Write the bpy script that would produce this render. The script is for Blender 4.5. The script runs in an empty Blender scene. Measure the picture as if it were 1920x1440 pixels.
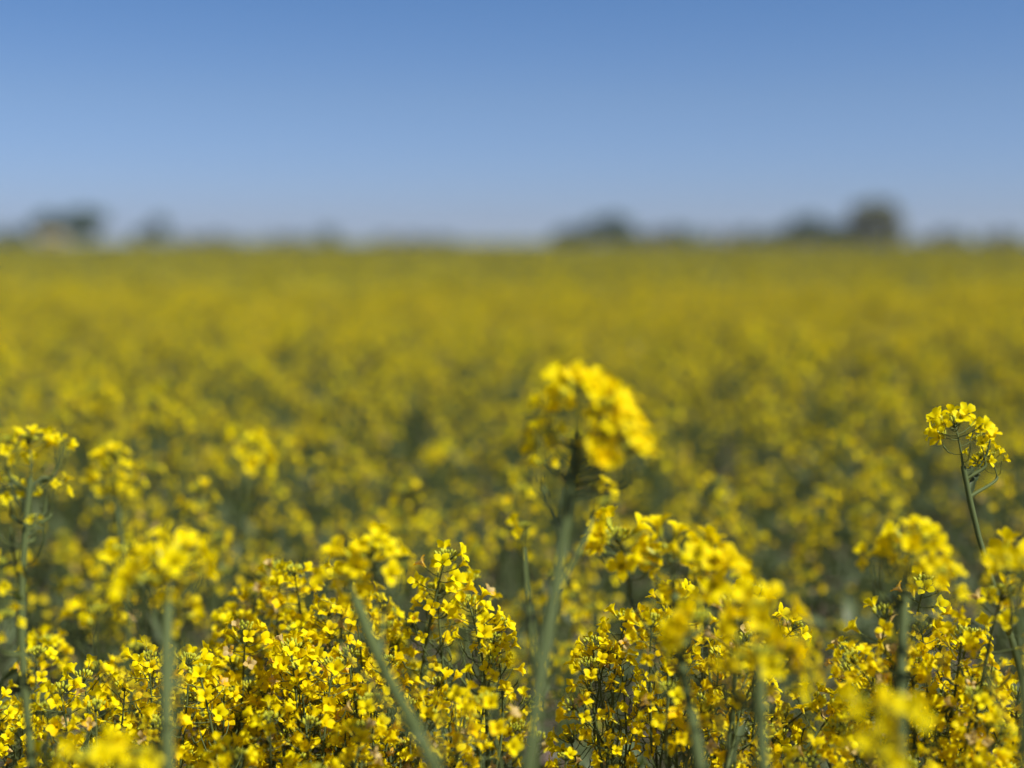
import bpy, math, random
import numpy as np
from mathutils import Matrix, Vector

R = math.radians
SC = bpy.context.scene

# ------------------------------------------------------------------ camera
CAM = np.array([0.0, 0.0, 1.0])
FPX = 2400.0                                   # focal length in photo pixels (1920 wide)
PITCH = math.atan((720 - 451) / FPX)
cam_d = bpy.data.cameras.new('camera')
cam = bpy.data.objects.new('camera', cam_d)
SC.collection.objects.link(cam)
cam.location = CAM
cam.rotation_euler = (R(90) - PITCH, 0, 0)
cam_d.sensor_width = 36.0
cam_d.lens = 36.0 * FPX / 1920
cam_d.clip_start = 0.02
cam_d.clip_end = 5000
cam_d.dof.use_dof = True
cam_d.dof.focus_distance = 1.20
APERTURE = 0.031                               # entrance pupil in metres
cam_d.dof.aperture_fstop = cam_d.lens / 1000 / APERTURE
cam_d.dof.aperture_blades = 0
SC.camera = cam

# ------------------------------------------------------------------ world and sun
SUN_EL, SUN_AZ = R(52), R(118)                  # azimuth clockwise from +Y (view direction)
w = bpy.data.worlds.new('World')
SC.world = w
w.use_nodes = True
nt = w.node_tree
bg = nt.nodes['Background']
sky = nt.nodes.new('ShaderNodeTexSky')
sky.sky_type = 'NISHITA'
sky.sun_disc = False
sky.sun_elevation = SUN_EL
sky.sun_rotation = SUN_AZ
sky.altitude = 0
sky.air_density = 1.0
sky.dust_density = 0.3
sky.ozone_density = 3.0
geo = nt.nodes.new('ShaderNodeTexCoord')
sep = nt.nodes.new('ShaderNodeSeparateXYZ')
nt.links.new(geo.outputs['Generated'], sep.inputs[0])
ramp = nt.nodes.new('ShaderNodeValToRGB')          # colour balance of the clear sky by true elevation
rc = ramp.color_ramp
rc.elements[0].position = 0.02; rc.elements[0].color = (.575, .725, 1.265, 1)
rc.elements[1].position = 0.50; rc.elements[1].color = (.84, .84, .84, 1)
x = rc.elements.new(0.106); x.color = (.63, .755, 1.075, 1)
x = rc.elements.new(0.19); x.color = (.525, .735, 1.055, 1)
nt.links.new(sep.outputs['Z'], ramp.inputs[0])
mul = nt.nodes.new('ShaderNodeMix'); mul.data_type = 'RGBA'; mul.blend_type = 'MULTIPLY'; mul.inputs['Factor'].default_value = 1
nt.links.new(sky.outputs[0], mul.inputs['A']); nt.links.new(ramp.outputs[0], mul.inputs['B'])
nt.links.new(mul.outputs['Result'], bg.inputs['Color'])
bg.inputs['Strength'].default_value = 0.063

sd = bpy.data.lights.new('sun', 'SUN')
sun = bpy.data.objects.new('sun', sd)
SC.collection.objects.link(sun)
sd.energy = 5.0
sd.angle = R(0.53)
sd.color = (1.0, 0.975, 0.91)
sdir = Vector((math.sin(SUN_AZ) * math.cos(SUN_EL), math.cos(SUN_AZ) * math.cos(SUN_EL), math.sin(SUN_EL)))
sun.rotation_euler = (-sdir).to_track_quat('-Z', 'Y').to_euler()
sun.location = (3, -3, 8)

SC.view_settings.view_transform = 'Standard'
SC.view_settings.look = 'None'
SC.view_settings.exposure = 0.50
SC.view_settings.gamma = 1.0
SC.cycles.use_denoising = True
SC.cycles.max_bounces = 8
SC.cycles.diffuse_bounces = 4
SC.cycles.transmission_bounces = 6
SC.cycles.transparent_max_bounces = 4
SC.cycles.sample_clamp_indirect = 8


# ------------------------------------------------------------------ materials
def new_mat(name):
    m = bpy.data.materials.new(name)
    m.use_nodes = True
    t = m.node_tree
    for n in list(t.nodes):
        t.nodes.remove(n)
    out = t.nodes.new('ShaderNodeOutputMaterial')
    return m, t, out


def plant_mat(name, c0, c1, c2, rough=0.5, spec=0.3, transl=0.0, tcol=None, scale=90.0, bump=0.0, wither=None):
    """Base colour = ramp over (per-flower tint attribute + per-plant random), broken up by fine noise."""
    m, t, out = new_mat(name)
    N, L = t.nodes.new, t.links.new
    att = N('ShaderNodeAttribute'); att.attribute_name = 'tint'
    oi = N('ShaderNodeObjectInfo')
    tc = N('ShaderNodeTexCoord')
    nz = N('ShaderNodeTexNoise'); nz.inputs['Scale'].default_value = scale; nz.inputs['Detail'].default_value = 3
    L(tc.outputs['Object'], nz.inputs['Vector'])
    a = N('ShaderNodeMath'); a.operation = 'MULTIPLY_ADD'
    L(oi.outputs['Random'], a.inputs[0]); a.inputs[1].default_value = 0.22; L(att.outputs['Fac'], a.inputs[2])
    b = N('ShaderNodeMath'); b.operation = 'MULTIPLY_ADD'
    L(nz.outputs['Fac'], b.inputs[0]); b.inputs[1].default_value = 0.5; L(a.outputs[0], b.inputs[2])
    c = N('ShaderNodeMath'); c.operation = 'SUBTRACT'; L(b.outputs[0], c.inputs[0]); c.inputs[1].default_value = 0.36
    r = N('ShaderNodeValToRGB')
    e = r.color_ramp.elements
    e[0].position = 0.0; e[0].color = (*c0, 1)
    e[1].position = 0.55; e[1].color = (*c1, 1)
    x = e.new(0.9); x.color = (*c2, 1)
    if wither:
        x = e.new(0.97); x.color = (*wither, 1)
    L(c.outputs[0], r.inputs['Fac'])
    p = N('ShaderNodeBsdfPrincipled')
    p.inputs['Roughness'].default_value = rough
    p.inputs['Specular IOR Level'].default_value = spec
    L(r.outputs[0], p.inputs['Base Color'])
    if bump:
        bp = N('ShaderNodeBump'); bp.inputs['Strength'].default_value = bump; bp.inputs['Distance'].default_value = 0.0006
        L(nz.outputs['Fac'], bp.inputs['Height']); L(bp.outputs[0], p.inputs['Normal'])
    if transl > 0:
        tr = N('ShaderNodeBsdfTranslucent')
        mc = N('ShaderNodeMix'); mc.data_type = 'RGBA'; mc.blend_type = 'MULTIPLY'; mc.inputs['Factor'].default_value = 1
        L(r.outputs[0], mc.inputs['A']); mc.inputs['B'].default_value = (*(tcol or (1, 1, 1)), 1)
        L(mc.outputs['Result'], tr.inputs['Color'])
        mx = N('ShaderNodeMixShader'); mx.inputs[0].default_value = transl
        L(p.outputs[0], mx.inputs[1]); L(tr.outputs[0], mx.inputs[2]); L(mx.outputs[0], out.inputs[0])
    else:
        L(p.outputs[0], out.inputs[0])
    return m


M_PETAL = plant_mat('yellow_petal', (0.93, 0.81, 0.001), (0.93, 0.71, 0.001), (0.90, 0.50, 0.002), 0.55, 0.10, 0.45,
                    (1.0, 0.92, 0.6), 240, 0.0, (0.66, 0.50, 0.20))
M_BUD = plant_mat('green_bud', (0.42, 0.46, 0.03), (0.50, 0.50, 0.03), (0.60, 0.52, 0.02), 0.5, 0.3, 0.2, None, 300)
M_STEM = plant_mat('green_stem', (0.070, 0.092, 0.030), (0.092, 0.115, 0.036), (0.14, 0.158, 0.05), 0.6, 0.12, 0.0, None, 60, 0.3)
M_LEAF = plant_mat('glaucous_leaf', (0.080, 0.110, 0.050), (0.105, 0.130, 0.055), (0.14, 0.155, 0.06), 0.5, 0.35, 0.25,
                   (1.1, 1.3, 0.5), 35, 0.3, (0.30, 0.24, 0.10))
M_CENTRE = plant_mat('flower_centre', (0.45, 0.42, 0.02), (0.60, 0.42, 0.01), (0.55, 0.33, 0.01), 0.6, 0.2, 0.0, None, 400)
MATS = [M_PETAL, M_BUD, M_STEM, M_LEAF, M_CENTRE]
PETAL, BUD, STEM, LEAF, CENTRE = range(5)


# ------------------------------------------------------------------ quad mesh collector
class Geo:
    def __init__(s):
        s.V, s.F, s.M, s.T, s.n = [], [], [], [], 0

    def add(s, V, F, m, tint=0.3):
        V = np.asarray(V, float).reshape(-1, 3); F = np.asarray(F, int).reshape(-1, 4)
        s.V.append(V); s.F.append(F + s.n)
        s.M.append(np.full(len(F), m) if np.isscalar(m) else np.asarray(m))
        s.T.append(np.full(len(V), tint) if np.isscalar(tint) else np.asarray(tint))
        s.n += len(V)

    def geo(s, g, M, dt=0.0):
        V, F, m, T = g.arrays()
        s.add(V @ M[:3, :3].T + M[:3, 3], F, m, T + dt)

    def many(s, g, Ms, dts):
        V, F, m, T = g.arrays()
        Ms = np.asarray(Ms); k = len(Ms)
        VV = np.einsum('kij,vj->kvi', Ms[:, :3, :3], V) + Ms[:, None, :3, 3]
        FF = F[None] + (np.arange(k) * len(V))[:, None, None]
        s.add(VV.reshape(-1, 3), FF.reshape(-1, 4), np.tile(m, k), (T[None] + np.asarray(dts)[:, None]).ravel())

    def arrays(s):
        if len(s.V) > 1:
            s.V, s.F, s.M, s.T = [np.concatenate(s.V)], [np.concatenate(s.F)], [np.concatenate(s.M)], [np.concatenate(s.T)]
        return s.V[0], s.F[0], s.M[0], s.T[0]

    def mesh(s, name, mats=None, smooth=True):
        V, F, m, T = s.arrays()
        me = bpy.data.meshes.new(name)
        me.vertices.add(len(V)); me.vertices.foreach_set('co', V.ravel())
        me.loops.add(len(F) * 4); me.loops.foreach_set('vertex_index', F.ravel().astype(np.int32))
        me.polygons.add(len(F))
        me.polygons.foreach_set('loop_start', np.arange(0, len(F) * 4, 4, dtype=np.int32))
        mats = MATS if mats is None else mats
        used = sorted(set(int(x) for x in np.unique(m)))
        remap = np.zeros(max(used) + 1, np.int32)
        for i, u in enumerate(used):
            me.materials.append(mats[u]); remap[u] = i
        me.polygons.foreach_set('material_index', remap[m].astype(np.int32))
        me.polygons.foreach_set('use_smooth', np.full(len(F), smooth))
        a = me.attributes.new('tint', 'FLOAT', 'POINT'); a.data.foreach_set('value', T.astype(np.float32))
        me.update()
        return me


def norm(v):
    v = np.asarray(v, float)
    return v / (np.linalg.norm(v, axis=-1, keepdims=True) + 1e-12)


def tube(g, path, rad, m, sides=6, tint=0.3):
    P = np.asarray(path, float); n = len(P)
    rad = np.broadcast_to(rad, n)
    T = norm(np.gradient(P, axis=0))
    ref = np.array([1.0, 0, 0]) if abs(T[0][0]) < 0.8 else np.array([0, 1.0, 0])
    a = np.arange(sides) * 2 * math.pi / sides
    V = []
    for i in range(n):
        u = norm(ref - T[i] * ref.dot(T[i])); ref = u
        v = np.cross(T[i], u)
        V.append(P[i] + rad[i] * (np.cos(a)[:, None] * u + np.sin(a)[:, None] * v))
    i = np.arange(n - 1)[:, None] * sides; j = np.arange(sides)[None]; k = (j + 1) % sides
    F = np.stack([i + j, i + k, i + k + sides, i + j + sides], -1).reshape(-1, 4)
    g.add(np.concatenate(V), F, m, tint)


def sheet(g, P, m, tint=0.3):
    """P: (nu, nv, 3) grid of points."""
    nu, nv = P.shape[:2]
    i = np.arange(nu - 1)[:, None] * nv; j = np.arange(nv - 1)[None]
    F = np.stack([i + j, i + j + 1, i + j + 1 + nv, i + j + nv], -1).reshape(-1, 4)
    g.add(P.reshape(-1, 3), F, m, tint)


def bez(a, b, c, d, n=8):
    t = np.linspace(0, 1, n)[:, None]
    a, b, c, d = map(np.asarray, (a, b, c, d))
    return (1 - t) ** 3 * a + 3 * (1 - t) ** 2 * t * b + 3 * (1 - t) * t * t * c + t ** 3 * d


def frame(pos, z, spin=0.0, s=1.0):
    z = norm(z)
    ref = np.array([0, 0, 1.0]) if abs(z[2]) < 0.95 else np.array([1.0, 0, 0])
    x = norm(np.cross(ref, z)); y = np.cross(z, x)
    c, q = math.cos(spin), math.sin(spin)
    M = np.eye(4)
    M[:3, 0] = (c * x + q * y) * s; M[:3, 1] = (-q * x + c * y) * s; M[:3, 2] = z * s; M[:3, 3] = pos
    return M


# ------------------------------------------------------------------ flower templates (axis +Z, origin at calyx)
def make_flower(rng, lod, opening=1.0):
    g = Geo()
    L = 0.0112 * rng.uniform(0.90, 1.10)
    nu, nv = {0: (7, 5), 1: (5, 3), 2: (4, 2)}[lod]
    off = rng.uniform(0, 6.28)
    for k in range(4):
        az = off + k * math.pi / 2 + rng.uniform(-0.16, 0.16)
        op = opening * rng.uniform(0.8, 1.12)
        t = np.linspace(0, 1, nu)
        # claw rises, blade bends outwards
        ang = np.interp(t, [0, 0.28, 0.55, 1], [R(80), R(62), R(22), R(-14)]) 
        ang = R(80) + (ang - R(80)) * op + rng.uniform(-0.1, 0.1)
        ds = L * 1.25 / (nu - 1)
        r = 0.0008 + np.concatenate([[0], np.cumsum(np.cos(ang[:-1]) * ds)])
        z = 0.002 + np.concatenate([[0], np.cumsum(np.sin(ang[:-1]) * ds)])
        wd = np.interp(t, [0, 0.22, 0.45, 0.7, 0.88, 1], [0.10, 0.16, 0.55, 0.92, 0.86, 0.40]) * L * 0.37 * rng.uniform(0.9, 1.1)
        s = np.linspace(-1, 1, nv)
        P = np.zeros((nu, nv, 3))
        cup = rng.uniform(-0.25, 0.45)
        twist = rng.uniform(-0.35, 0.35)
        rip = rng.uniform(0, 6.28)
        for j in range(nv):
            y = s[j] * wd
            zz = z + cup * (s[j] ** 2) * wd + twist * s[j] * wd * t + 0.0005 * np.sin(rip + 5 * t + 3 * s[j]) * t
            rr = r - 0.10 * (s[j] ** 2) * L * t
            P[:, j, 0] = rr * math.cos(az) - y * math.sin(az)
            P[:, j, 1] = rr * math.sin(az) + y * math.cos(az)
            P[:, j, 2] = zz
        sheet(g, P, PETAL, 0.22 + rng.uniform(-0.05, 0.12))
    if lod < 2:
        tube(g, [[0, 0, 0], [0, 0, 0.004], [0, 0, 0.0075]], [0.0011, 0.0008, 0.0006], BUD, 4, 0.1)
        for k in range(4 if lod == 1 else 6):
            a = off + 0.78 + k * 6.283 / (4 if lod == 1 else 6)
            q = np.array([math.cos(a), math.sin(a), 0])
            tube(g, [q * 0.0006, q * 0.0016 + [0, 0, 0.0045], q * 0.0019 + [0, 0, 0.0072]], [0.0002, 0.0003, 0.0006], CENTRE, 3, 0.35)
    if lod == 0:
        for k in range(4):
            a = off + 0.78 + k * 1.5708
            q = np.array([math.cos(a), math.sin(a), 0]); y = np.array([-q[1], q[0], 0])
            P = np.array([[q * rr + [0, 0, zz] + y * ww for ww in (-wq, wq)] for rr, zz, wq in
                          ((0.0006, 0, 0.0006), (0.0022, 0.0028, 0.0010), (0.0040, 0.0055, 0.0003))])
            sheet(g, P, BUD, 0.4)
    return g


def bud(rng, s=1.0):
    g = Geo()
    l = 0.0055 * s
    tube(g, [[0, 0, 0], [0, 0, l * 0.25], [0, 0, l * 0.6], [0, 0, l * 0.9], [0, 0, l]],
         np.array([0.0004, 0.0013, 0.0015, 0.0008, 0.0001]) * s, BUD, 5, 0.25 + rng.uniform(-0.1, 0.3))
    return g


rng0 = np.random.default_rng(5)
FL = {l: [make_flower(rng0, l, o) for o in ((1.0, 1.05, 0.85, 1.1, 0.6, 0.95) if l < 2 else (1.0, 0.9, 1.1))] for l in (0, 1, 2)}
BUDS = [bud(rng0) for _ in range(3)]


def raceme(seed, nfl=15, rad=0.022, length=0.095, lod=1, bias=None, drop=0.05, pods=8, withered=0.06):
    """Flower head; origin where it leaves the branch, axis +Z.  Returns (green geometry, list of (matrix, flower index, tint))."""
    rng = np.random.default_rng(seed)
    g = Geo()
    sway = rng.uniform(-0.012, 0.012, 2)
    def axis(t):
        return np.array([sway[0] * t * t, sway[1] * t * t, length * t])
    tube(g, [axis(t) for t in np.linspace(0, 1, 7)], np.linspace(0.0016, 0.0009, 7), STEM, 5 if lod < 2 else 3, 0.3)
    top = axis(1.0)
    nb = {0: 20, 1: 14, 2: 5}[lod]
    for k in range(nb):
        f = k / nb
        a = k * 2.4 + rng.uniform(-.3, .3)
        rr = 0.0085 * math.sqrt(f + 0.05)
        p = top + [rr * math.cos(a), rr * math.sin(a), 0.003 - 0.006 * f + rng.uniform(-.001, .001)]
        d = np.array([math.cos(a) * 0.8 * f, math.sin(a) * 0.8 * f, 1.0])
        g.geo(BUDS[k % 3], frame(p, d, 0, (0.7 + 0.55 * f) * (1.5 if lod == 2 else 1)), 0.3 * f)
        if lod < 2:
            tube(g, [top - [0, 0, 0.008], p], [0.0005, 0.0004], STEM, 3, 0.5)
    fl = []
    for k in range(nfl):
        f = (k + 0.5) / nfl
        a = k * 2.39996 + rng.uniform(-.35, .35)
        d = np.array([math.cos(a), math.sin(a)])
        if bias is not None and rng.random() < 0.45:
            d = norm(d + 1.1 * np.asarray(bias))
        base = axis(1 - (0.004 + drop * f ** 1.1) / length)
        r = rad * (0.45 + 0.55 * min(1, f * 1.9)) * rng.uniform(0.82, 1.12)
        rise = r * (0.75 - 0.55 * f) * rng.uniform(0.6, 1.3)
        p = base + [d[0] * r, d[1] * r, rise]
        z = np.array([d[0], d[1], 1.15 - 1.0 * f + rng.uniform(-.35, .35)])
        m = base + np.array([d[0] * r * 0.45, d[1] * r * 0.45, rise * 0.3])
        tube(g, [base, m, p], [0.0007, 0.00055, 0.0007], STEM, 4 if lod == 0 else 3, 0.45)
        wither = rng.random() < withered * (0.4 + 1.4 * f)
        ft = 0.75 + rng.uniform(0, .1) if wither else rng.uniform(-0.16, 0.24) + 0.10 * f
        fl.append((frame(p, z, rng.uniform(0, 6.28), rng.uniform(0.92, 1.12) * (0.8 if wither else 1)), int(rng.integers(0, len(FL[lod]))), ft))
    for k in range(pods):                              # young seed pods on the lower axis
        f = (k + 0.5) / pods
        if lod == 2 and k % 2: continue
        a = k * 2.4 + rng.uniform(-.3, .3)
        d = np.array([math.cos(a), math.sin(a), 0])
        b = axis(max(0.02, 1 - (drop + 0.006) / length) * (1 - f))
        l1 = rng.uniform(0.012, 0.018); l2 = rng.uniform(0.012, 0.034) * (0.5 + f * .6)
        q = b + d * l1 + [0, 0, 0.004]
        tube(g, [b, b + d * l1 * .5 + [0, 0, 0.0005], q, q + d * l2 * .35 + [0, 0, l2 * .55], q + d * l2 * .45 + [0, 0, l2]],
             [0.0005, 0.0005, 0.0007, 0.0010, 0.0002], STEM, 4 if lod < 2 else 3, 0.4)
    return g, fl


def raceme_geo(*a, **k):
    lod = k.get('lod', 1)
    g, fl = raceme(*a, **k)
    for M, i, dt in fl:
        g.geo(FL[lod][i], M, dt)
    return g


def leaf_geo(L, W, droop, rng, mat=LEAF):
    """leaf along +X, from the origin, rising then drooping"""
    g = Geo()
    nu, nv = 9, 5
    t = np.linspace(0, 1, nu); s = np.linspace(-1, 1, nv)
    wd = W * np.interp(t, [0, .08, .3, .6, .85, 1], [.30, .55, .9, .8, .4, .02]) * (1 + 0.12 * np.sin(t * 17 + rng.uniform(0, 6)))
    ang = R(55) - droop * t
    x = np.concatenate([[0], np.cumsum(np.cos(ang[:-1]) * L / (nu - 1))]); z = np.concatenate([[0], np.cumsum(np.sin(ang[:-1]) * L / (nu - 1))])
    P = np.zeros((nu, nv, 3))
    ph = rng.uniform(0, 6)
    for j in range(nv):
        P[:, j, 0] = x; P[:, j, 1] = s[j] * wd / 2
        P[:, j, 2] = z + 0.22 * abs(s[j]) * wd + 0.0035 * np.sin(ph + 14 * t + 2 * s[j]) * abs(s[j])
    sheet(g, P, mat, 0.25 + rng.uniform(-.1, .2))
    tube(g, np.stack([x, 0 * x, z - 0.0006], -1), np.linspace(0.0011, 0.0003, nu), STEM, 3, 0.45)
    return g


# ------------------------------------------------------------------ scene objects
COL = SC.collection


def link(name, data, parent=None, M=None):
    o = bpy.data.objects.new(name, data)
    COL.objects.link(o)
    if parent is not None:
        o.parent = parent
    if M is not None:
        o.matrix_basis = Matrix(np.asarray(M).tolist())
    return o


def tag(o, label=None, cat=None, group=None, kind=None):
    if label: o['label'] = label
    if cat: o['category'] = cat
    if group: o['group'] = group
    if kind: o['kind'] = kind
    return o


# shared part meshes
RAC = []
for i in range(12):
    q = np.random.default_rng(900 + i)
    RAC.append(raceme_geo(100 + i, nfl=int(q.integers(8, 15)), rad=q.uniform(0.017, 0.023), length=q.uniform(0.08, 0.12), lod=1,
                          drop=q.uniform(0.03, 0.055), pods=int(q.integers(6, 11)), withered=0.08))
RAC += [raceme_geo(160 + i, nfl=5 + i % 4, rad=.019, length=.09, lod=1, drop=.035, pods=10, withered=.12) for i in range(8)]
RAC_ME = [g.mesh('flower_cluster') for g in RAC]
FLOWER_ME = [g.mesh('flower') for g in FL[0]]
LEAFG = [leaf_geo(q.uniform(.05, .10), q.uniform(.014, .030), q.uniform(0.9, 1.9), q) for q in [np.random.default_rng(40 + i) for i in range(8)]]
LEAF_ME = [g.mesh('leaf') for g in LEAFG]


def pod_geo(q):
    g = Geo(); l1 = q.uniform(.012, .018); l2 = q.uniform(.018, .04)
    tube(g, [[0, 0, 0], [l1 * .5, 0, .001], [l1, 0, .005], [l1 + l2 * .3, 0, .004 + l2 * .5], [l1 + l2 * .38, 0, .004 + l2 * .9], [l1 + l2 * .4, 0, .005 + l2]],
         [.0006, .0005, .0008, .0012, .0008, .0002], STEM, 5, q.uniform(.2, .6))
    return g


POD_ME = [pod_geo(np.random.default_rng(70 + i)).mesh('seed_pod') for i in range(5)]


def plant_layout(seed, H, nb=None, spread=0.09, lowb=0.0, hs_=1.0, lo=.35):
    """returns stem path, branches [(path, radii)], racemes [(matrix, idx)], leaves [(matrix, idx)] in plant space"""
    q = np.random.default_rng(seed)
    nb = nb or int(q.integers(4, 7))
    lean = q.normal(0, 0.035, 2)
    bow = q.normal(0, 0.012, 2)
    hs = H - 0.09
    t = np.linspace(0, 1, 12)
    stem = np.stack([lean[0] * t + bow[0] * np.sin(t * 3.1) + .002 * np.sin(t * 19), lean[1] * t + bow[1] * np.sin(t * 3.1) + .002 * np.cos(t * 17), hs * t], -1)
    at = lambda u: np.array([np.interp(u, t, stem[:, k]) for k in range(3)])
    racs, brs, lvs = [], [], []
    racs.append((frame(stem[-1], stem[-1] - stem[-2], q.uniform(0, 6), hs_ * q.uniform(.95, 1.15)), int(q.integers(0, 12))))
    for k in range(nb):
        u = np.interp((k + q.uniform(.1, .9)) / nb, [0, 1], [0.34 - lowb, 0.93])
        a = k * 2.4 + q.uniform(-.5, .5)
        d = np.array([math.cos(a), math.sin(a), 0])
        p0 = at(u)
        rem = hs - p0[2]
        top = p0[2] + rem * q.uniform(lo, 0.98) + q.uniform(-.02, .03)
        sp = spread * q.uniform(.45, 1.15) * (0.5 + 0.6 * (1 - u))
        end = p0 + d * sp; end[2] = top
        h = end[2] - p0[2]
        path = bez(p0, p0 + d * sp * .55 + [0, 0, h * .22], end - [0, 0, h * .45] - d * sp * .05, end, 8)
        brs.append((path, np.linspace(0.0021, 0.0014, 8)))
        racs.append((frame(end, path[-1] - path[-2] + q.normal(0, .004, 3), q.uniform(0, 6), hs_ * q.uniform(.78, 1.05)), int(q.integers(0, 12))))
        fr = frame(p0, [0, 0, 1], a, 1)
        M = np.eye(4); c, s_ = math.cos(a), math.sin(a); sc = q.uniform(.7, 1.2) * (1.25 - .5 * u)
        M[:3, 0] = np.array([c, s_, 0]) * sc; M[:3, 1] = np.array([-s_, c, 0]) * sc; M[2, 2] = sc; M[:3, 3] = p0 - [0, 0, .004]
        lvs.append((M, int(q.integers(0, 8))))
    for k in range(4):
        u = q.uniform(.12, .6); a = q.uniform(0, 6.28); sc = q.uniform(1.2, 1.9)
        M = np.eye(4); c, s_ = math.cos(a), math.sin(a)
        M[:3, 0] = np.array([c, s_, 0]) * sc; M[:3, 1] = np.array([-s_, c, 0]) * sc; M[2, 2] = sc; M[:3, 3] = at(u)
        lvs.append((M, int(q.integers(0, 8))))
    return stem, brs, racs, lvs


def plant_proto(seed, H, nb=None, spread=.065, **kw):
    stem, brs, racs, lvs = plant_layout(seed, H, nb, spread, **kw); hs_ = kw['hs_']
    root = link('rapeseed_plant', None)
    root.empty_display_size = 0.02
    g = Geo(); tube(g, stem, np.linspace(0.0042, 0.0017, len(stem)), STEM, 7, .25); link('stem', g.mesh('stem'), root)
    for p, r in brs:
        g = Geo(); tube(g, p, r, STEM, 5, .35); link('branch', g.mesh('branch'), root)
    for M, i in racs: link('flower_cluster', RAC_ME[i if hs_ > 1 else 12 + i % 8], root, M)
    for M, i in lvs: link('leaf', LEAF_ME[i], root, M)
    return root


H0 = 0.72
PROTOS = [plant_proto(300 + i, H0, spread=.055, hs_=1.01) for i in range(10)] + [plant_proto(340 + i, H0, 5 + i % 3, .11, hs_=.88, lo=.12, lowb=.08) for i in range(8)]
for p in PROTOS: p['_src'] = 1
used = set()


def place(idx, loc, rz, s, tilt=(0, 0), label=None, group=None):
    src = PROTOS[idx % len(PROTOS)]
    if idx % len(PROTOS) in used:
        o = src.copy(); COL.objects.link(o)
        for ch in src.children:
            c = ch.copy(); COL.objects.link(c); c.parent = o
    else:
        o = src; used.add(idx % len(PROTOS))
    o.location = loc; o.rotation_euler = (tilt[0], tilt[1], rz); o.scale = (s, s, s)
    tag(o, label, 'plant', group)
    return o


def px(x, y, d):
    """point seen at photo pixel (x, y) at depth d metres along the viewing axis"""
    a = (x - 960) / FPX * d; b = (720 - y) / FPX * d
    c, s = math.cos(PITCH), math.sin(PITCH)
    return CAM + np.array([a, d * c + b * s, -d * s + b * c])


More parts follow.
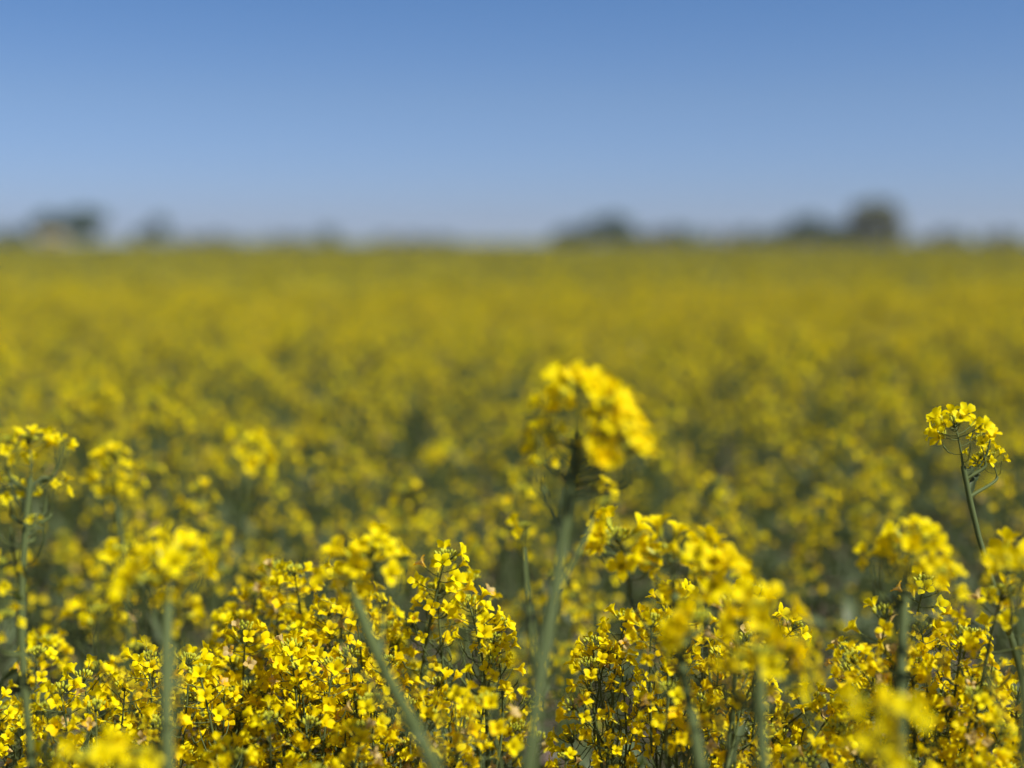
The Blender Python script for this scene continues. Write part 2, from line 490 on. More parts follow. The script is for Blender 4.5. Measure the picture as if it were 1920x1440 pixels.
def hero(seed, stem_pts, racs, label, r0=0.004, r1=0.0022, leaves=2, lean=(0, 0), group=None, fs=1.18, pods=8):
    """a plant with its own stem path; racs: (x, y, d, size, nfl, branch start along stem or None for the tip, bias, drop)"""
    q = np.random.default_rng(seed)
    P = [px(*p) for p in stem_pts]
    for (x, y, d, size, nfl, u, bias, drop) in racs:
        if u is None:
            c = px(x, y, d); tipax = norm(c - P[1] if len(P) > 1 else np.array([0, 0, 1.0]))
            P[0] = c - tipax * .034 * size
    last = P[-1]
    base = np.array([last[0] + lean[0], last[1] + lean[1], 0.0])
    P = np.array(P[::-1])
    lower = bez(base, base + [0, 0, last[2] * .4], last - (P[1] - P[0]) * 1.2, last, 6)[:-1]
    path = np.concatenate([lower, P])
    # resample smoothly
    s = np.concatenate([[0], np.cumsum(np.linalg.norm(np.diff(path, axis=0), axis=1))]); s /= s[-1]
    tt = np.linspace(0, 1, 26)
    path = np.stack([np.interp(tt, s, path[:, k]) for k in range(3)], -1)
    for _ in range(3): path[1:-1] = (path[:-2] + 2 * path[1:-1] + path[2:]) / 4
    path -= base
    root = link('rapeseed_plant', None); root.location = base; root.empty_display_size = .02
    tag(root, label, 'plant', group)
    at = lambda u: np.array([np.interp(u, tt, path[:, k]) for k in range(3)])
    g = Geo(); tube(g, path, np.linspace(r0, r1, 26) * (1 + .05 * np.sin(np.arange(26) * 1.9)), STEM, 9, .25); link('stem', g.mesh('stem'), root)
    for (x, y, d, size, nfl, u, bias, drop) in racs:
        c = px(x, y, d) - base                              # centre of the flower head
        if u is None:
            ax = tipax; b = path[-1]
        else:
            ax = norm(np.array([0, 0, 1.0]) + q.normal(0, .12, 3))
            b = c - ax * 0.034 * size
            hz_ = np.interp(c[2], path[:, 2], path[:, 0]), np.interp(c[2], path[:, 2], path[:, 1])
            off = math.hypot(c[0] - hz_[0], c[1] - hz_[1])
            u = float(np.interp(b[2] - .002 - .30 * off, path[:, 2], tt)); u = min(u, .985)
            p0 = at(u)
            dd = b - p0
            g = Geo(); tube(g, bez(p0, p0 + dd * [.35, .35, .35], b - ax * max(.004, dd[2] * .4), b, 9), np.linspace(.0019, .0014, 9), STEM, 6, .35)
            link('branch', g.mesh('branch'), root)
            M = np.eye(4); a = math.atan2(dd[1], dd[0]) + q.uniform(-.5, .5); cc, ss = math.cos(a), math.sin(a); sc = q.uniform(.25, .45)
            M[:3, 0] = np.array([cc, ss, 0]) * sc; M[:3, 1] = np.array([-ss, cc, 0]) * sc; M[2, 2] = sc; M[:3, 3] = p0
            link('leaf', LEAF_ME[int(q.integers(0, 8))], root, M)
        gg, fl = raceme(int(q.integers(1e6)), nfl=nfl, rad=0.022, length=0.055, lod=0, bias=None, drop=min(drop, .04), pods=3, withered=.05)
        if bias is not None:                                 # droop towards one side (world direction)
            pass
        F = frame(b, ax, q.uniform(0, 6.28), size)
        if bias is not None:
            lb = F[:3, :3].T @ np.array([bias[0], bias[1], 0]); lb = lb[:2]
            q2 = int(q.integers(1e6))
            gg, fl = raceme(q2, nfl=nfl, rad=0.024, length=0.055, lod=0, bias=norm(lb) * np.hypot(*bias), drop=min(drop, .04), pods=3, withered=.05)
        fc = link('flower_cluster', gg.mesh('flower_cluster'), root, F)
        for M, i, dt in fl:
            M = M.copy(); M[:3, :3] *= fs
            link('flower', FLOWER_ME[i], fc, M)
    zt = path[-1][2]
    for k in range(pods):
        zz = zt - .004 - .012 * k - q.uniform(0, .008)
        u = float(np.interp(zz, path[:, 2], tt)); a = k * 2.4 + q.uniform(-.4, .4); sc = q.uniform(.8, 1.3)
        M = np.eye(4); cc, ss = math.cos(a), math.sin(a)
        M[:3, 0] = np.array([cc, ss, 0]) * sc; M[:3, 1] = np.array([-ss, cc, 0]) * sc; M[2, 2] = sc; M[:3, 3] = at(u)
        link('seed_pod', POD_ME[k % 5], root, M)
    for k in range(leaves):
        u = q.uniform(.15, .55); a = q.uniform(0, 6.28); sc = q.uniform(.9, 1.4)
        M = np.eye(4); cc, ss = math.cos(a), math.sin(a)
        M[:3, 0] = np.array([cc, ss, 0]) * sc; M[:3, 1] = np.array([-ss, cc, 0]) * sc; M[2, 2] = sc; M[:3, 3] = at(u)
        link('leaf', LEAF_ME[int(q.integers(0, 8))], root, M)
    return root


#@@GROUND
# ------------------------------------------------------------------ ground and far field floor
def terrain(name, x0, x1, y0, y1, z, mat, nx=2, ny=2):
    g = Geo()
    X, Y = np.meshgrid(np.linspace(x0, x1, nx), np.linspace(y0, y1, ny), indexing='ij')
    sheet(g, np.stack([X, Y, np.full_like(X, z)], -1), 0)
    o = link(name, g.mesh(name, [mat], False)); tag(o, kind='structure'); return o


m, t, out = new_mat('dry_soil')
N, L = t.nodes.new, t.links.new
tc = N('ShaderNodeTexCoord')
n1 = N('ShaderNodeTexNoise'); n1.inputs['Scale'].default_value = 9; n1.inputs['Detail'].default_value = 8; L(tc.outputs['Object'], n1.inputs['Vector'])
v1 = N('ShaderNodeTexVoronoi'); v1.inputs['Scale'].default_value = 55; L(tc.outputs['Object'], v1.inputs['Vector'])
r = N('ShaderNodeValToRGB'); L(n1.outputs['Fac'], r.inputs[0])
r.color_ramp.elements[0].position = .35; r.color_ramp.elements[0].color = (.15, .105, .085, 1)
r.color_ramp.elements[1].position = .7; r.color_ramp.elements[1].color = (.36, .26, .22, 1)
p = N('ShaderNodeBsdfPrincipled'); p.inputs['Roughness'].default_value = .95; p.inputs['Specular IOR Level'].default_value = .1
L(r.outputs[0], p.inputs['Base Color'])
ad = N('ShaderNodeMath'); ad.operation = 'MULTIPLY_ADD'; L(v1.outputs['Distance'], ad.inputs[0]); ad.inputs[1].default_value = .7; L(n1.outputs['Fac'], ad.inputs[2])
b = N('ShaderNodeBump'); b.inputs['Strength'].default_value = .9; b.inputs['Distance'].default_value = .02
L(ad.outputs[0], b.inputs['Height']); L(b.outputs[0], p.inputs['Normal']); L(p.outputs[0], out.inputs[0])
M_SOIL = m
m, t, out = new_mat('far_grass')
N, L = t.nodes.new, t.links.new
tc = N('ShaderNodeTexCoord')
n1 = N('ShaderNodeTexNoise'); n1.inputs['Scale'].default_value = .02; n1.inputs['Detail'].default_value = 6; L(tc.outputs['Object'], n1.inputs['Vector'])
r = N('ShaderNodeValToRGB'); L(n1.outputs['Fac'], r.inputs[0])
r.color_ramp.elements[0].position = .35; r.color_ramp.elements[0].color = (.06, .10, .03, 1)
r.color_ramp.elements[1].position = .7; r.color_ramp.elements[1].color = (.13, .15, .05, 1)
p = N('ShaderNodeBsdfPrincipled'); p.inputs['Roughness'].default_value = .95
L(r.outputs[0], p.inputs['Base Color']); L(p.outputs[0], out.inputs[0])
M_GRASS = m
terrain('ground', -1500, 1500, -300, 2200, -0.02, M_GRASS)
terrain('field_soil', -320, 320, -12, 262, 0.0, M_SOIL)

#@@FIELD
# ------------------------------------------------------------------ the countless rest of the crop (geometry-node instances of patches)
def unlinked(name, geos):
    c = bpy.data.collections.new(name)
    for i, g in enumerate(geos):
        o = bpy.data.objects.new('crop_tuft', g.mesh('crop_tuft')); c.objects.link(o)
    return c


def scatter(name, coll, pts, rot, scl, idx, label):
    me = bpy.data.meshes.new(name)
    me.vertices.add(len(pts)); me.vertices.foreach_set('co', np.asarray(pts, np.float32).ravel())
    for nm, ty, arr in (('rot', 'FLOAT_VECTOR', rot), ('scl', 'FLOAT_VECTOR', scl), ('pick', 'INT', idx)):
        a = me.attributes.new(nm, ty, 'POINT')
        a.data.foreach_set('vector' if ty == 'FLOAT_VECTOR' else 'value', np.asarray(arr).ravel())
    o = link(name, me)
    ng = bpy.data.node_groups.new(name, 'GeometryNodeTree')
    ng.interface.new_socket('Geometry', in_out='INPUT', socket_type='NodeSocketGeometry')
    ng.interface.new_socket('Geometry', in_out='OUTPUT', socket_type='NodeSocketGeometry')
    N, L = ng.nodes.new, ng.links.new
    gi, go = N('NodeGroupInput'), N('NodeGroupOutput')
    ci = N('GeometryNodeCollectionInfo'); ci.inputs['Collection'].default_value = coll
    ci.inputs['Separate Children'].default_value = True; ci.inputs['Reset Children'].default_value = True
    mp = N('GeometryNodeMeshToPoints')
    ip = N('GeometryNodeInstanceOnPoints'); ip.inputs['Pick Instance'].default_value = True
    def attr(nm, ty):
        n = N('GeometryNodeInputNamedAttribute'); n.data_type = ty; n.inputs['Name'].default_value = nm
        return n.outputs['Attribute']
    L(gi.outputs[0], mp.inputs['Mesh']); L(mp.outputs[0], ip.inputs['Points'])
    L(ci.outputs[0], ip.inputs['Instance'])
    L(attr('pick', 'INT'), ip.inputs['Instance Index'])
    L(attr('rot', 'FLOAT_VECTOR'), ip.inputs['Rotation']); L(attr('scl', 'FLOAT_VECTOR'), ip.inputs['Scale'])
    L(ip.outputs[0], go.inputs[0])
    md = o.modifiers.new('scatter', 'NODES'); md.node_group = ng
    tag(o, label, 'crop', None, 'stuff')
    return o


# low-detail plants for the middle field
RAC2 = [raceme_geo(200 + i, nfl=6, rad=0.019, length=0.09, lod=2, drop=0.05, pods=12, withered=.05) for i in range(8)]


def small_plant(seed, H):
    stem, brs, racs, lvs = plant_layout(seed, H, 5 + seed % 3, .12, hs_=.80, lo=.12, lowb=.05)
    g = Geo(); tube(g, stem[::2], np.linspace(.004, .0018, 6), STEM, 4, .25)
    for p, r in brs: tube(g, p[::2], .0018, STEM, 3, .35)
    for M, i in racs: g.geo(RAC2[i % 8], M)
    for M, i in lvs: g.geo(LEAFG[i], M)
    return g


SMALL = [small_plant(600 + i, H0) for i in range(8)]


def far_patch(seed, S, H, per_m2):
    """S x S metres of crop seen from afar: heads made of loose petals on stems with leaves"""
    q = np.random.default_rng(seed)
    g = Geo(); n = int(S * S * per_m2)
    X = q.uniform(-S / 2, S / 2, (n, 2)); Z = H - np.abs(q.normal(0, .055, n))
    def quads(C, U, W, m, tt):
        V = np.stack([C - U - W, C + U - W, C + U + W, C - U + W], 1).reshape(-1, 3)
        g.add(V, np.arange(len(V)).reshape(-1, 4), m, np.repeat(tt, 4))
    C = np.column_stack([X, Z])
    k = 5
    D = norm(q.normal(0, 1, (n, k, 3))); D[..., 2] = D[..., 2] * .8
    P = C[:, None] + D * .016
    U = norm(np.cross(D, q.normal(0, 1, (n, k, 3)))); W = norm(np.cross(D, U))
    quads(P.reshape(-1, 3), U.reshape(-1, 3) * .0070, W.reshape(-1, 3) * .0070, PETAL, q.uniform(.05, .45, n * k))
    # green: pods/stems below head + leaves
    B = C - [0, 0, .16]; a = q.uniform(0, 6.28, n); w_ = np.column_stack([np.cos(a), np.sin(a), 0 * a])
    quads(B, w_ * .003, np.tile([0, 0, .14], (n, 1)), STEM, q.uniform(.1, .6, n))
    kk = 11
    D = norm(q.normal(0, 1, (n * kk, 3))); U = norm(np.cross(D, q.normal(0, 1, (n * kk, 3)))); W = norm(np.cross(D, U))
    P = np.repeat(C, kk, 0) + np.column_stack([q.normal(0, .03, (n * kk, 2)), -q.uniform(-.03, .25, n * kk)])
    quads(P, U * .022, W * .006, q.choice([LEAF, STEM], n * kk), q.uniform(.1, .6, n * kk))
    return g


q = np.random.default_rng(77)


def noise2(x, y, s=1.0):
    return (np.sin(x * 1.7 / s + 1.3) * np.cos(y * 1.3 / s + .4) + .6 * np.sin(x * 3.9 / s + y * 2.3 / s) + .4 * np.cos(x * 6.1 / s - y * 5.3 / s + 2)) / 2


def jgrid(x0, x1, y0, y1, step):
    X, Y = np.meshgrid(np.arange(x0, x1, step), np.arange(y0, y1, step), indexing='ij')
    X = X.ravel() + q.uniform(-.48, .48, X.size) * step; Y = Y.ravel() + q.uniform(-.48, .48, Y.size) * step
    return X, Y


D_IND0, D_MID, D_FAR = 1.62, 9.0, 200.0
X, Y = jgrid(-10, 10, -3, D_MID + .4, 0.18)
wedge = np.abs(X) < Y * 0.86 + 1.6
X, Y = X[wedge], Y[wedge]
keep = (Y > D_IND0) | ((Y > .95) & (np.abs(X) > Y * .42 + .12))
X, Y = X[keep], Y[keep]
infr = (np.abs(X) < Y * 0.42 + .08) & (Y > D_IND0)
order = np.argsort(np.where(infr, Y, 99))
n_ind = 208
ind = order[:n_ind]
rest = order[n_ind:]
# low-detail crop around and beyond the individual plants
nr = len(rest)
hs = .965 + .04 * noise2(X[rest], Y[rest]) + q.normal(0, .045, nr)
hs[Y[rest] < D_IND0] *= .95
scatter('rapeseed_crop', unlinked('crop_sources', SMALL), np.column_stack([X[rest], Y[rest], np.zeros(nr)]),
        np.column_stack([q.normal(0, .05, nr), q.normal(0, .05, nr), q.uniform(0, 6.28, nr)]),
        np.column_stack([np.ones(nr), np.ones(nr), hs]), q.integers(0, 8, nr),
        'blurred yellow and green rapeseed crop of the middle field behind the separate plants')
S = 1.6
FARP = [far_patch(700 + i, S, H0 - .03, 170) for i in range(5)]
X2, Y2 = np.meshgrid(np.arange(-200, 200, S), np.arange(D_MID + .8, D_FAR, S), indexing='ij'); X2, Y2 = X2.ravel(), Y2.ravel()
k = np.abs(X2) < Y2 * .80 + 4
X2, Y2 = X2[k], Y2[k]; n2 = len(X2)
hz = (1 + .05 * noise2(X2, Y2, 4) + q.normal(0, .012, n2))
scatter('distant_rapeseed_crop', unlinked('far_crop_sources', FARP), np.column_stack([X2, Y2, np.zeros(n2)]),
        np.column_stack([np.zeros(n2), np.zeros(n2), q.integers(0, 4, n2) * math.pi / 2]),
        np.column_stack([np.ones(n2), np.ones(n2), hz]), q.integers(0, 5, n2),
        'smooth yellow band of the far rapeseed field reaching the horizon')

def under_patch(seed, S, n):
    q = np.random.default_rng(seed); g = Geo()
    for _ in range(n):
        x, y = q.uniform(-S / 2, S / 2, 2); h = q.uniform(.12, .50); a = q.uniform(0, 6.28)
        b = np.array([x, y, 0]); t_ = b + [q.normal(0, .03), q.normal(0, .03), h]
        tube(g, bez(b, b + [0, 0, h * .4], t_ - [0, 0, h * .3], t_, 5), np.linspace(.0022, .0012, 5), STEM, 4, q.uniform(.1, .5))
        for k in range(5):
            a += 2.4; u = q.uniform(.3, 1); sc = q.uniform(.8, 1.5); M = np.eye(4)
            M[:3, 0] = np.array([math.cos(a), math.sin(a), 0]) * sc; M[:3, 1] = np.array([-math.sin(a), math.cos(a), 0]) * sc; M[2, 2] = sc
            M[:3, 3] = b + (t_ - b) * u
            g.geo(LEAFG[int(q.integers(0, 8))], M, q.uniform(-.05, .15))
    return g


SU = .8
UND = [under_patch(820 + i, SU, 48) for i in range(4)]
X3, Y3 = np.meshgrid(np.arange(-9.6, 9.6, SU), np.arange(1.75, D_MID + .4, SU), indexing='ij'); X3, Y3 = X3.ravel(), Y3.ravel()
X4, Y4 = np.meshgrid(np.arange(-3.2, 3.3, SU), [1.0], indexing='ij'); X4, Y4 = X4.ravel(), Y4.ravel()
k4 = np.abs(X4) > 1.1
X3, Y3 = np.concatenate([X3, X4[k4]]), np.concatenate([Y3, Y4[k4]]); n3 = len(X3)
scatter('leafy_undergrowth', unlinked('undergrowth_sources', UND), np.column_stack([X3, Y3, np.zeros(n3)]),
        np.column_stack([np.zeros(n3), np.zeros(n3), q.integers(0, 4, n3) * math.pi / 2]), np.column_stack([np.ones(n3), np.ones(n3), q.uniform(.85, 1.15, n3)]),
        q.integers(0, 4, n3), 'dim green leaves and stems filling the gaps under the flowering rapeseed')

# individual plants behind the sharp row
for j, i in enumerate(ind):
    s = (1 + .045 * noise2(X[i], Y[i]) + q.normal(0, .06)) * .955
    d = Y[i]
    if d < 2.3: s *= .94 + .03 * (d > 1.95)
    band = 0 if d < 2.1 else (1 if d < 3.0 else 2)
    place(10 + int(q.integers(0, 8)), (X[i], Y[i], 0), q.uniform(0, 6.28), s, (q.normal(0, .05), q.normal(0, .05)),
          ['slightly blurred rapeseed plant in the rows just behind the sharp plants',
           'blurred rapeseed plant of round yellow blobs in the second band',
           'strongly blurred rapeseed plant in the farther rows below the smooth field'][band],
          ['plants just behind the sharp row', 'plants of the second blurred band', 'plants of the farther blurred rows'][band])

#@@NEAR
# ------------------------------------------------------------------ the sharp front plants: top pixel x, y, depth
NEAR = [
    # left mass
    (25, 1235, 1.20), (75, 1170, 1.36), (130, 1175, 1.25), (190, 1160, 1.34), (245, 1190, 1.18), (300, 1165, 1.38), (345, 1220, 1.26),
    (60, 1320, 1.10), (155, 1300, 1.12), (265, 1330, 1.12), (360, 1340, 1.12), (110, 1410, 1.04), (50, 1195, 1.28), (105, 1230, 1.18), (215, 1240, 1.20), (320, 1270, 1.18), (170, 1215, 1.27), (20, 1370, 1.1), (225, 1390, 1.06), (385, 1250, 1.2),
    # centre-left dome
    (405, 1185, 1.28), (445, 1130, 1.34), (490, 1080, 1.30), (520, 1045, 1.36), (575, 1060, 1.24), (620, 1030, 1.33), (665, 1005, 1.28), (712, 1045, 1.30), (735, 1130, 1.24),
    (470, 1250, 1.14), (550, 1200, 1.18), (630, 1210, 1.14), (695, 1270, 1.14), (530, 1350, 1.06), (620, 1340, 1.08), (700, 1400, 1.04),
    (425, 1290, 1.12), (505, 1150, 1.26), (590, 1130, 1.20), (650, 1110, 1.22), (680, 1150, 1.18), (590, 1290, 1.12), (460, 1380, 1.04),
    # centre
    (865, 1070, 1.22), (915, 1035, 1.18), (955, 1090, 1.25), (930, 1230, 1.14), (860, 1310, 1.18),
    # centre-right
    (1150, 1070, 1.18), (1200, 1045, 1.12), (1255, 1045, 1.22), (1310, 1080, 1.14), (1375, 1110, 1.26), (1420, 1150, 1.30),
    (1190, 1190, 1.16), (1075, 1300, 1.04), (1120, 1240, 1.2), (1310, 1210, 1.18), (1440, 1260, 1.24), (1375, 1310, 1.14), (1240, 1310, 1.16), (1420, 1400, 1.10),
    # right
    (1625, 1060, 1.26), (1665, 1040, 1.20), (1715, 1060, 1.14), (1765, 1100, 1.18), (1810, 1150, 1.25), (1880, 1120, 1.32), (1910, 1200, 1.18),
    (1660, 1190, 1.14), (1735, 1250, 1.10), (1815, 1240, 1.14), (1640, 1390, 1.06), (1790, 1350, 1.06), (1700, 1340, 1.1), (1850, 1290, 1.12), (1690, 1150, 1.24), (1885, 1360, 1.08),
]
ORD = ['first', 'second', 'third', 'fourth', 'fifth', 'sixth', 'seventh', 'eighth', 'ninth', 'tenth', 'eleventh', 'twelfth', 'thirteenth', 'fourteenth', 'fifteenth', 'sixteenth']
GR = [(0, 380, 'crowded left-edge patch'), (381, 770, 'dense dome left of centre'),
      (771, 1000, 'open clump beside the central stalk'), (1001, 1540, 'clump right of the central stalk'),
      (1541, 1920, 'clump below the lone right stalk')]
lab = {}
for a, b_, nm in GR:
    mem = sorted([n for n in NEAR if a <= n[0] <= b_], key=lambda n: n[0])
    hi = [n for n in mem if n[1] < 1200]; lo = [n for n in mem if n[1] >= 1200]
    for k, n in enumerate(hi): lab[n] = f'{ORD[k]} tall rapeseed plant from the left in the {nm}'
    for k, n in enumerate(lo): lab[n] = f'{ORD[k]} low rapeseed plant from the left in the {nm}'
for n in [(110, 985, 1.72), (170, 1000, 1.80), (240, 1000, 1.70), (330, 1040, 1.75), (70, 1020, 1.66), (640, 930, 1.95), (770, 1010, 1.72), (815, 1060, 1.66),
          (820, 940, 1.95), (740, 930, 2.0), (1340, 930, 2.0), (1440, 910, 2.05), (1500, 960, 1.9), (1000, 960, 1.8), (1120, 960, 1.85), (1520, 1180, 1.6), (1560, 1300, 1.55), (1500, 1110, 1.72), (1545, 1150, 1.66), (1475, 1230, 1.6), (1010, 1100, 1.6), (1070, 1130, 1.55)]:
    T = px(*n)
    place(10 + int(q.integers(0, 8)), (T[0], T[1], 0), q.uniform(0, 6.28), (T[2] - .02) / H0, (q.normal(0, .03), q.normal(0, .03)),
          'slightly blurred rapeseed plant in the rows just behind the sharp plants', 'plants just behind the sharp row')
for n in NEAR:
    T = px(*n)
    s = (T[2] - .046) / H0
    place(int(q.integers(0, 10)), (T[0] + q.normal(0, .004), T[1], 0), q.uniform(0, 6.28), s, (q.normal(0, .02), q.normal(0, .02)), lab[n], 'sharp flowering plants in the front rows')

#@@HERO
def scaled(k, stem, racs):
    """the same picture positions, k times farther and larger"""
    return [(x, y, d * k) for x, y, d in stem], [(x, y, d * k, z * k, n, u, b, dr) for x, y, d, z, n, u, b, dr in racs]


st, rc_ = scaled(1.24, [(1085, 830, .76), (1068, 960, .745), (1040, 1100, .72), (1010, 1280, .69), (985, 1440, .66)],
     [(1088, 758, .75, .46, 12, None, None, .02), (1138, 778, .745, .40, 9, 0, (1, 0), .03), (1160, 822, .735, .38, 9, 0, (1, 0), .02), (1178, 862, .735, .34, 8, 0, (1, 0), .02), (1112, 868, .735, .32, 7, 0, (1, 0), .02),
      (1035, 775, .77, .30, 6, 0, (-1, 0), .02), (1026, 830, .77, .32, 7, 0, (-1, 0), .04), (1018, 880, .80, .22, 3, 0, (-1, 0), .02), (1110, 930, .82, .3, 4, 0, (1, 0), .02), (985, 1000, .84, .3, 2, 0, (-1, 0), .02)])
hero(1, st, rc_, 'tallest rapeseed stalk, thick and blurred, with a big hanging yellow head at the centre', .0092, .0030, fs=2.0, pods=5)
hero(2, [(60, 880, 1.05), (50, 960, 1.04), (38, 1080, 1.03), (35, 1200, 1.02), (50, 1330, 1.01), (62, 1440, 1.0)],
     [(62, 850, 1.05, .6, 6, None, None, .04), (8, 850, 1.03, .5, 5, .92, None, .04), (105, 840, 1.06, .45, 6, .90, (1, 0), .03), (20, 925, 1.05, .5, 5, .86, None, .05), (95, 930, 1.06, .45, 5, .84, (1, 0), .03),
      (0, 1080, 1.0, .5, 5, .74, None, .05), (60, 985, 1.04, .3, 3, .82, None, .02), (5, 1180, 1.0, .5, 5, .7, None, .03)],
     'tall thin loose rapeseed stalk at the left edge with sparse flowers up its stem', .0044, .0027)
hero(3, [(222, 930, 1.62), (228, 1010, 1.6), (235, 1100, 1.58)],
     [(210, 885, 1.62, .9, 13, None, None, .04), (178, 905, 1.6, .5, 5, .9, None, .03), (235, 915, 1.65, .7, 7, .88, None, .04), (215, 925, 1.62, .7, 7, .86, None, .03)],
     'blurred rapeseed head rising behind the left patch, beside the tall left stalk')
hero(4, [(462, 905, 1.9), (455, 1000, 1.9), (450, 1080, 1.9)],
     [(462, 855, 1.9, 1.1, 16, None, (1, -.2), .05), (435, 825, 1.95, .6, 5, .93, None, .02)],
     'lone small yellow head standing out of the blurred field above the sharp dome', .003, .0018)
st, rc_ = scaled(1.24, [(300, 1130, .76), (306, 1210, .74), (312, 1320, .72), (315, 1440, .70)],
     [(322, 1070, .76, .62, 10, None, None, .03), (262, 1125, .75, .5, 7, .92, (-1, 0), .03), (230, 1055, .80, .4, 5, .9, None, .02), (325, 1165, .78, .45, 5, .88, None, .03), (175, 1175, .8, .5, 5, .88, (-1, 0), .03)])
hero(5, st, rc_, 'blurred near rapeseed plant with thick stem in front of the left patch', .0072, .0042, fs=1.6)
st, rc_ = scaled(1.18, [(655, 1130, .84), (690, 1210, .80), (745, 1310, .76), (790, 1380, .73), (835, 1445, .70)],
     [(655, 1080, .84, .62, 8, None, None, .02), (700, 1070, .86, .7, 9, .93, None, .03), (640, 1150, .86, .5, 5, .9, None, .02)])
hero(6, st, rc_, 'blurred slanting rapeseed stalk crossing the right side of the sharp dome', .0072, .0042, fs=1.4, lean=(.03, -.05))
st, rc_ = scaled(1.18, [(1262, 1130, .86), (1265, 1200, .83), (1285, 1290, .80), (1320, 1440, .75)],
     [(1265, 1060, .88, .8, 13, None, None, .03), (1180, 1050, .92, .8, 12, .92, (-1, 0), .02), (1325, 1085, .86, .8, 12, .92, (1, 0), .03)])
hero(7, st, rc_, 'blurred rapeseed stalk with three flat heads right of the central stalk', .0062, .0036, fs=1.35)
st, rc_ = scaled(1.25, [(1400, 1330, .74), (1420, 1400, .72), (1440, 1470, .70)],
     [(1425, 1180, .74, .65, 10, None, None, .04), (1320, 1200, .76, .6, 8, .9, (-1, 0), .03), (1440, 1270, .73, .6, 8, .9, (1, 0), .03), (1385, 1255, .75, .35, 5, .88, None, .02)])
hero(8, st, rc_, 'blurred near rapeseed plant with a wide bright head left of the green gap', .006, .004, fs=1.5)
hero(9, [(1802, 850, 1.17), (1812, 930, 1.17), (1835, 1010, 1.16), (1850, 1070, 1.15), (1880, 1150, 1.13), (1920, 1240, 1.1)],
     [(1800, 822, 1.17, .75, 13, None, (-.8, 0), .02), (1843, 838, 1.17, .45, 8, .97, (1, 0), .02), (1863, 868, 1.19, .38, 7, .965, (1, 0), .03), (1828, 870, 1.19, .45, 6, .96, None, .03), (1900, 1090, 1.05, .9, 10, .7, (1, 0), .03)],
     'lone sharp rapeseed stalk leaning above the right-hand clump', .0044, .0024, pods=1, fs=1.3)
st, rc_ = scaled(1.18, [(1690, 1080, .84), (1690, 1160, .83), (1688, 1270, .81), (1690, 1440, .78)],
     [(1705, 1045, .84, .65, 12, None, None, .03), (1755, 1100, .84, .5, 8, .92, (1, 0), .03), (1650, 1060, .86, .5, 7, .9, None, .02)])
hero(10, st, rc_, 'blurred rapeseed plant with its head on top of the right-hand clump', .006, .004, fs=1.35)
st, rc_ = scaled(1.25, [(1650, 1480, .66), (1650, 1560, .66)],
     [(1640, 1435, .66, .45, 7, None, None, .03), (1680, 1360, .67, .45, 6, .92, None, .02), (1610, 1345, .68, .4, 5, .9, None, .02)])
hero(11, st, rc_, 'very near rapeseed head blurred into round blobs at the lower right', .004, .003, fs=1.6)
st, rc_ = scaled(1.25, [(200, 1500, .70), (200, 1570, .70)],
     [(180, 1455, .70, .6, 11, None, None, .03), (270, 1445, .71, .5, 8, .93, None, .03)])
hero(12, st, rc_, 'very near rapeseed head blurred into blobs at the lower left', .004, .003, fs=1.4)
hero(13, [(1905, 1130, .92), (1915, 1200, .91), (1920, 1300, .90)],
     [(1905, 1095, .92, .7, 9, None, None, .02)],
     'near orange-yellow rapeseed head cut by the right edge beside the lone sharp stalk', .0036, .0026)

#@@TREES
# ------------------------------------------------------------------ distant trees and hedge bushes
M_CROWN = plant_mat('tree_foliage', (0.040, 0.072, 0.024), (0.062, 0.100, 0.030), (0.09, 0.122, 0.036), .6, .2, .25, None, 2.0)
M_CROWN2 = plant_mat('brown_green_foliage', (0.09, 0.095, 0.022), (0.13, 0.13, 0.03), (0.17, 0.15, 0.04), .6, .2, .25, None, 2.0)
M_BARK, t, out = new_mat('bark')
p = t.nodes.new('ShaderNodeBsdfPrincipled'); nn = t.nodes.new('ShaderNodeTexNoise'); nn.inputs['Scale'].default_value = 8
rr = t.nodes.new('ShaderNodeValToRGB'); rr.color_ramp.elements[0].color = (.06, .045, .035, 1); rr.color_ramp.elements[1].color = (.16, .12, .09, 1)
t.links.new(nn.outputs['Fac'], rr.inputs[0]); t.links.new(rr.outputs[0], p.inputs['Base Color']); p.inputs['Roughness'].default_value = .9
t.links.new(p.outputs[0], out.inputs[0])


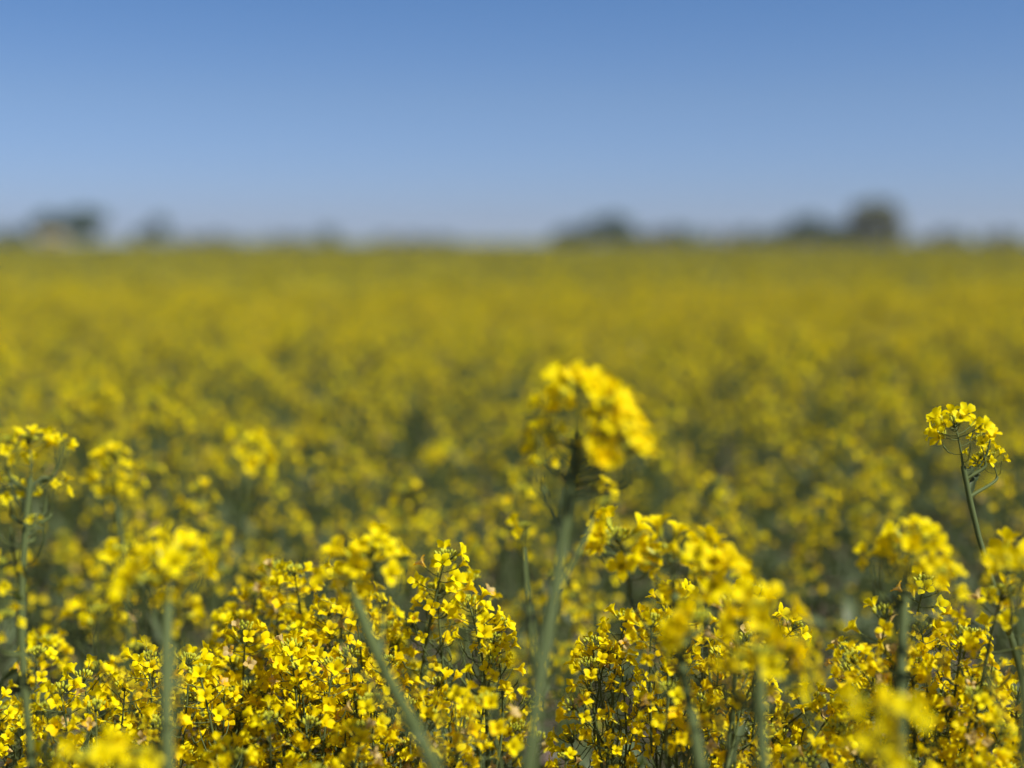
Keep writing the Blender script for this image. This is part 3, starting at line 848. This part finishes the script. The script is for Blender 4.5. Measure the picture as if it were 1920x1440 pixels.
def tree(seed, xpx, top, width, d, label, name='broadleaf_tree', cat='tree', crown_low=.25, mat=None, group='trees and bushes on the horizon', squash=1.0):
    """xpx/top/width as seen in the photo; stands on the ground at distance d"""
    q = np.random.default_rng(seed)
    x = (xpx - 960) / FPX * d
    H = 1.0 + (451 - top) * (.86 if top > 405 else .93) / FPX * d
    Wd = width * 1.18 / FPX * d
    root = link(name, None); root.location = (x, d, 0); tag(root, label, cat, group)
    g = Geo()
    tr = Wd * .035 + .05
    tube(g, [[0, 0, 0], [.01 * H, 0, H * .2], [-.01 * H, .02 * H, H * .5], [.01 * H, 0, H * .85]], [tr, tr * .75, tr * .5, tr * .1], 0, 8)
    lobes = []
    nl = 12
    for k in range(nl):
        a = k * 2.4; f = (k + .5) / nl
        zc = H * (crown_low + (1 - crown_low) * (.15 + .75 * f))
        rmax = Wd / 2 * math.sin(math.pi * min(.93, .22 + .72 * f)) ** .8
        rr_ = rmax * q.uniform(.25, .75)
        c = np.array([rr_ * math.cos(a), rr_ * math.sin(a), zc])
        rad = min(Wd * .25, H * .27) * q.uniform(.5, 1.2) * (1.15 - .45 * f)
        c[2] = min(c[2], H - rad * .8)
        lobes.append((c, rad))
        tube(g, [[0, 0, c[2] * .45], c * .6 + [0, 0, c[2] * .15], c], [tr * .4, tr * .25, tr * .08], 0, 5)
    link('trunk', g.mesh('trunk', [M_BARK]), root)
    n = 3600
    li = q.integers(0, nl, n)
    C = np.array([l[0] for l in lobes])[li]; Rr = np.array([l[1] for l in lobes])[li]
    D = norm(q.normal(0, 1, (n, 3)))
    P = C + D * (Rr * q.uniform(.25, 1.0, n) ** .5 * (1 + .12 * q.normal(0, 1, n)))[:, None]
    P[:, 2] = np.maximum(P[:, 2], H * .06)
    sz = Wd * .022 + .05
    U = norm(np.cross(norm(D + q.normal(0, .6, (n, 3))), q.normal(0, 1, (n, 3)))); W = norm(np.cross(D, U))
    U = U * sz * q.uniform(.6, 1.3, (n, 1)); W = W * sz * q.uniform(.5, 1, (n, 1))
    V = np.stack([P - U, P - W, P + U, P + W], 1).reshape(-1, 3)
    gg = Geo(); gg.add(V, np.arange(4 * n).reshape(-1, 4), 0, np.repeat(q.uniform(0, .6, n), 4))
    link('crown', gg.mesh('crown', [mat or M_CROWN], False), root)
    return root


tree(1, 95, 394, 85, 230, 'round dark tree behind the pale shed at the far left')
tree(2, 158, 388, 105, 225, 'darkest broad tree just right of the pale shed on the left horizon')
tree(3, 30, 425, 110, 240, 'low dark bush at the far left end of the horizon', 'hedge_bush', 'bush', .05)
tree(4, 302, 398, 34, 330, 'tall narrow pale tree standing alone on the left horizon', crown_low=.1)
tree(5, 268, 425, 40, 330, 'small bush to the left of the tall narrow tree', 'hedge_bush', 'bush', .05)
tree(6, 400, 438, 190, 520, 'faint low hedge right of the tall narrow tree', 'hedge_bush', 'bush', .03)
tree(7, 540, 438, 130, 520, 'faint low hedge between the narrow tree and the small left-centre bush', 'hedge_bush', 'bush', .03)
tree(8, 618, 424, 60, 330, 'small rounded bush standing a little taller left of centre on the horizon', 'hedge_bush', 'bush', .05)
tree(9, 770, 445, 260, 560, 'faintest and lowest hedge in the middle of the horizon', 'hedge_bush', 'bush', .02)
tree(10, 1070, 424, 110, 230, 'low dark bush at the left foot of the dark centre-right tree', 'hedge_bush', 'bush', .05)
tree(11, 1145, 400, 105, 225, 'dark peaked tree right of centre on the horizon', crown_low=.15)
tree(12, 1250, 426, 200, 240, 'long low hedge right of the dark peaked tree', 'hedge_bush', 'bush', .04)
tree(13, 1390, 428, 190, 260, 'pale low hedge midway between the two dark tree groups on the right', 'hedge_bush', 'bush', .04)
tree(14, 1460, 424, 100, 240, 'rounded low bush left of the big right tree and its neighbour', 'hedge_bush', 'bush', .05)
tree(15, 1515, 404, 115, 230, 'medium dark tree touching the left side of the biggest tree', crown_low=.12)
tree(16, 1632, 370, 165, 215, 'biggest tree on the horizon, brown green and square-crowned, at the right', crown_low=.08, mat=M_CROWN2)
tree(17, 1765, 430, 150, 260, 'low hedge just right of the biggest tree', 'hedge_bush', 'bush', .04)
tree(18, 1870, 430, 130, 280, 'low hedge at the far right end of the horizon', 'hedge_bush', 'bush', .04)

tree(19, 1578, 414, 60, 235, 'squat bush wedged between the biggest tree and the medium tree', 'hedge_bush', 'bush', .05)
tree(20, 1190, 428, 70, 250, 'tiny bush at the right foot of the dark peaked tree', 'hedge_bush', 'bush', .05)

# pale shed at the far left
def simple_mat(name, c, rough=.8):
    m, t, out = new_mat(name)
    p = t.nodes.new('ShaderNodeBsdfPrincipled'); nn = t.nodes.new('ShaderNodeTexNoise'); nn.inputs['Scale'].default_value = 3
    rr = t.nodes.new('ShaderNodeValToRGB'); rr.color_ramp.elements[0].color = (*[k * .85 for k in c], 1); rr.color_ramp.elements[1].color = (*[min(1, k * 1.12) for k in c], 1)
    t.links.new(nn.outputs['Fac'], rr.inputs[0]); t.links.new(rr.outputs[0], p.inputs['Base Color']); p.inputs['Roughness'].default_value = rough
    t.links.new(p.outputs[0], out.inputs[0]); return m


def box(g, x0, x1, y0, y1, z0, z1, m=0):
    V = [[x, y, z] for z in (z0, z1) for x, y in ((x0, y0), (x1, y0), (x1, y1), (x0, y1))]
    g.add(V, [[0, 1, 5, 4], [1, 2, 6, 5], [2, 3, 7, 6], [3, 0, 4, 7], [4, 5, 6, 7], [3, 2, 1, 0]], m)


D = 95.0
hx = (103 - 960) / FPX * D
root = link('farm_shed', None); root.location = (hx, D, 0); tag(root, 'small pale hut standing low in the field before the dark left trees', 'shed')
g = Geo(); box(g, -.8, .8, -.6, .6, 0, 1.25)
g.add([[-.8, -.6, 1.25], [-.8, .6, 1.25], [-.8, 0, 1.45], [-.8, 0, 1.45], [.8, -.6, 1.25], [.8, .6, 1.25], [.8, 0, 1.45], [.8, 0, 1.45]], [[0, 1, 2, 3], [5, 4, 6, 7]], 0)
link('wall', g.mesh('wall', [simple_mat('pale_render', (.42, .34, .20))], False), root)
g = Geo()
for s_ in (-1, 1):
    a = np.array([[-.9, s_ * .72, 1.21], [.9, s_ * .72, 1.21], [.9, 0, 1.48], [-.9, 0, 1.48]])
    V = np.concatenate([a, a + [0, 0, .04]])
    g.add(V, [[0, 1, 2, 3], [4, 5, 6, 7], [0, 1, 5, 4], [1, 2, 6, 5], [3, 0, 4, 7]], 0)
link('roof', g.mesh('roof', [simple_mat('dusty_roof', (.40, .33, .19))], False), root)
g = Geo(); box(g, -.3, .3, -.64, -.603, .02, 1.15); link('door', g.mesh('door', [simple_mat('tan_door', (.34, .26, .18))], False), root)

# ------------------------------------------------------------------ thin summer haze over the whole place
g = Geo(); box(g, -1520, 1520, -320, 2220, -1.0, 14.0)
m = bpy.data.materials.new('air'); m.use_nodes = True
t = m.node_tree
for n_ in list(t.nodes): t.nodes.remove(n_)
o_ = t.nodes.new('ShaderNodeOutputMaterial'); v_ = t.nodes.new('ShaderNodeVolumePrincipled')
v_.inputs['Color'].default_value = (.80, .90, 1.0, 1); v_.inputs['Density'].default_value = .0004; v_.inputs['Anisotropy'].default_value = .2
t.links.new(v_.outputs[0], o_.inputs['Volume'])
hz_o = link('haze', g.mesh('haze', [m], False)); tag(hz_o, kind='stuff')
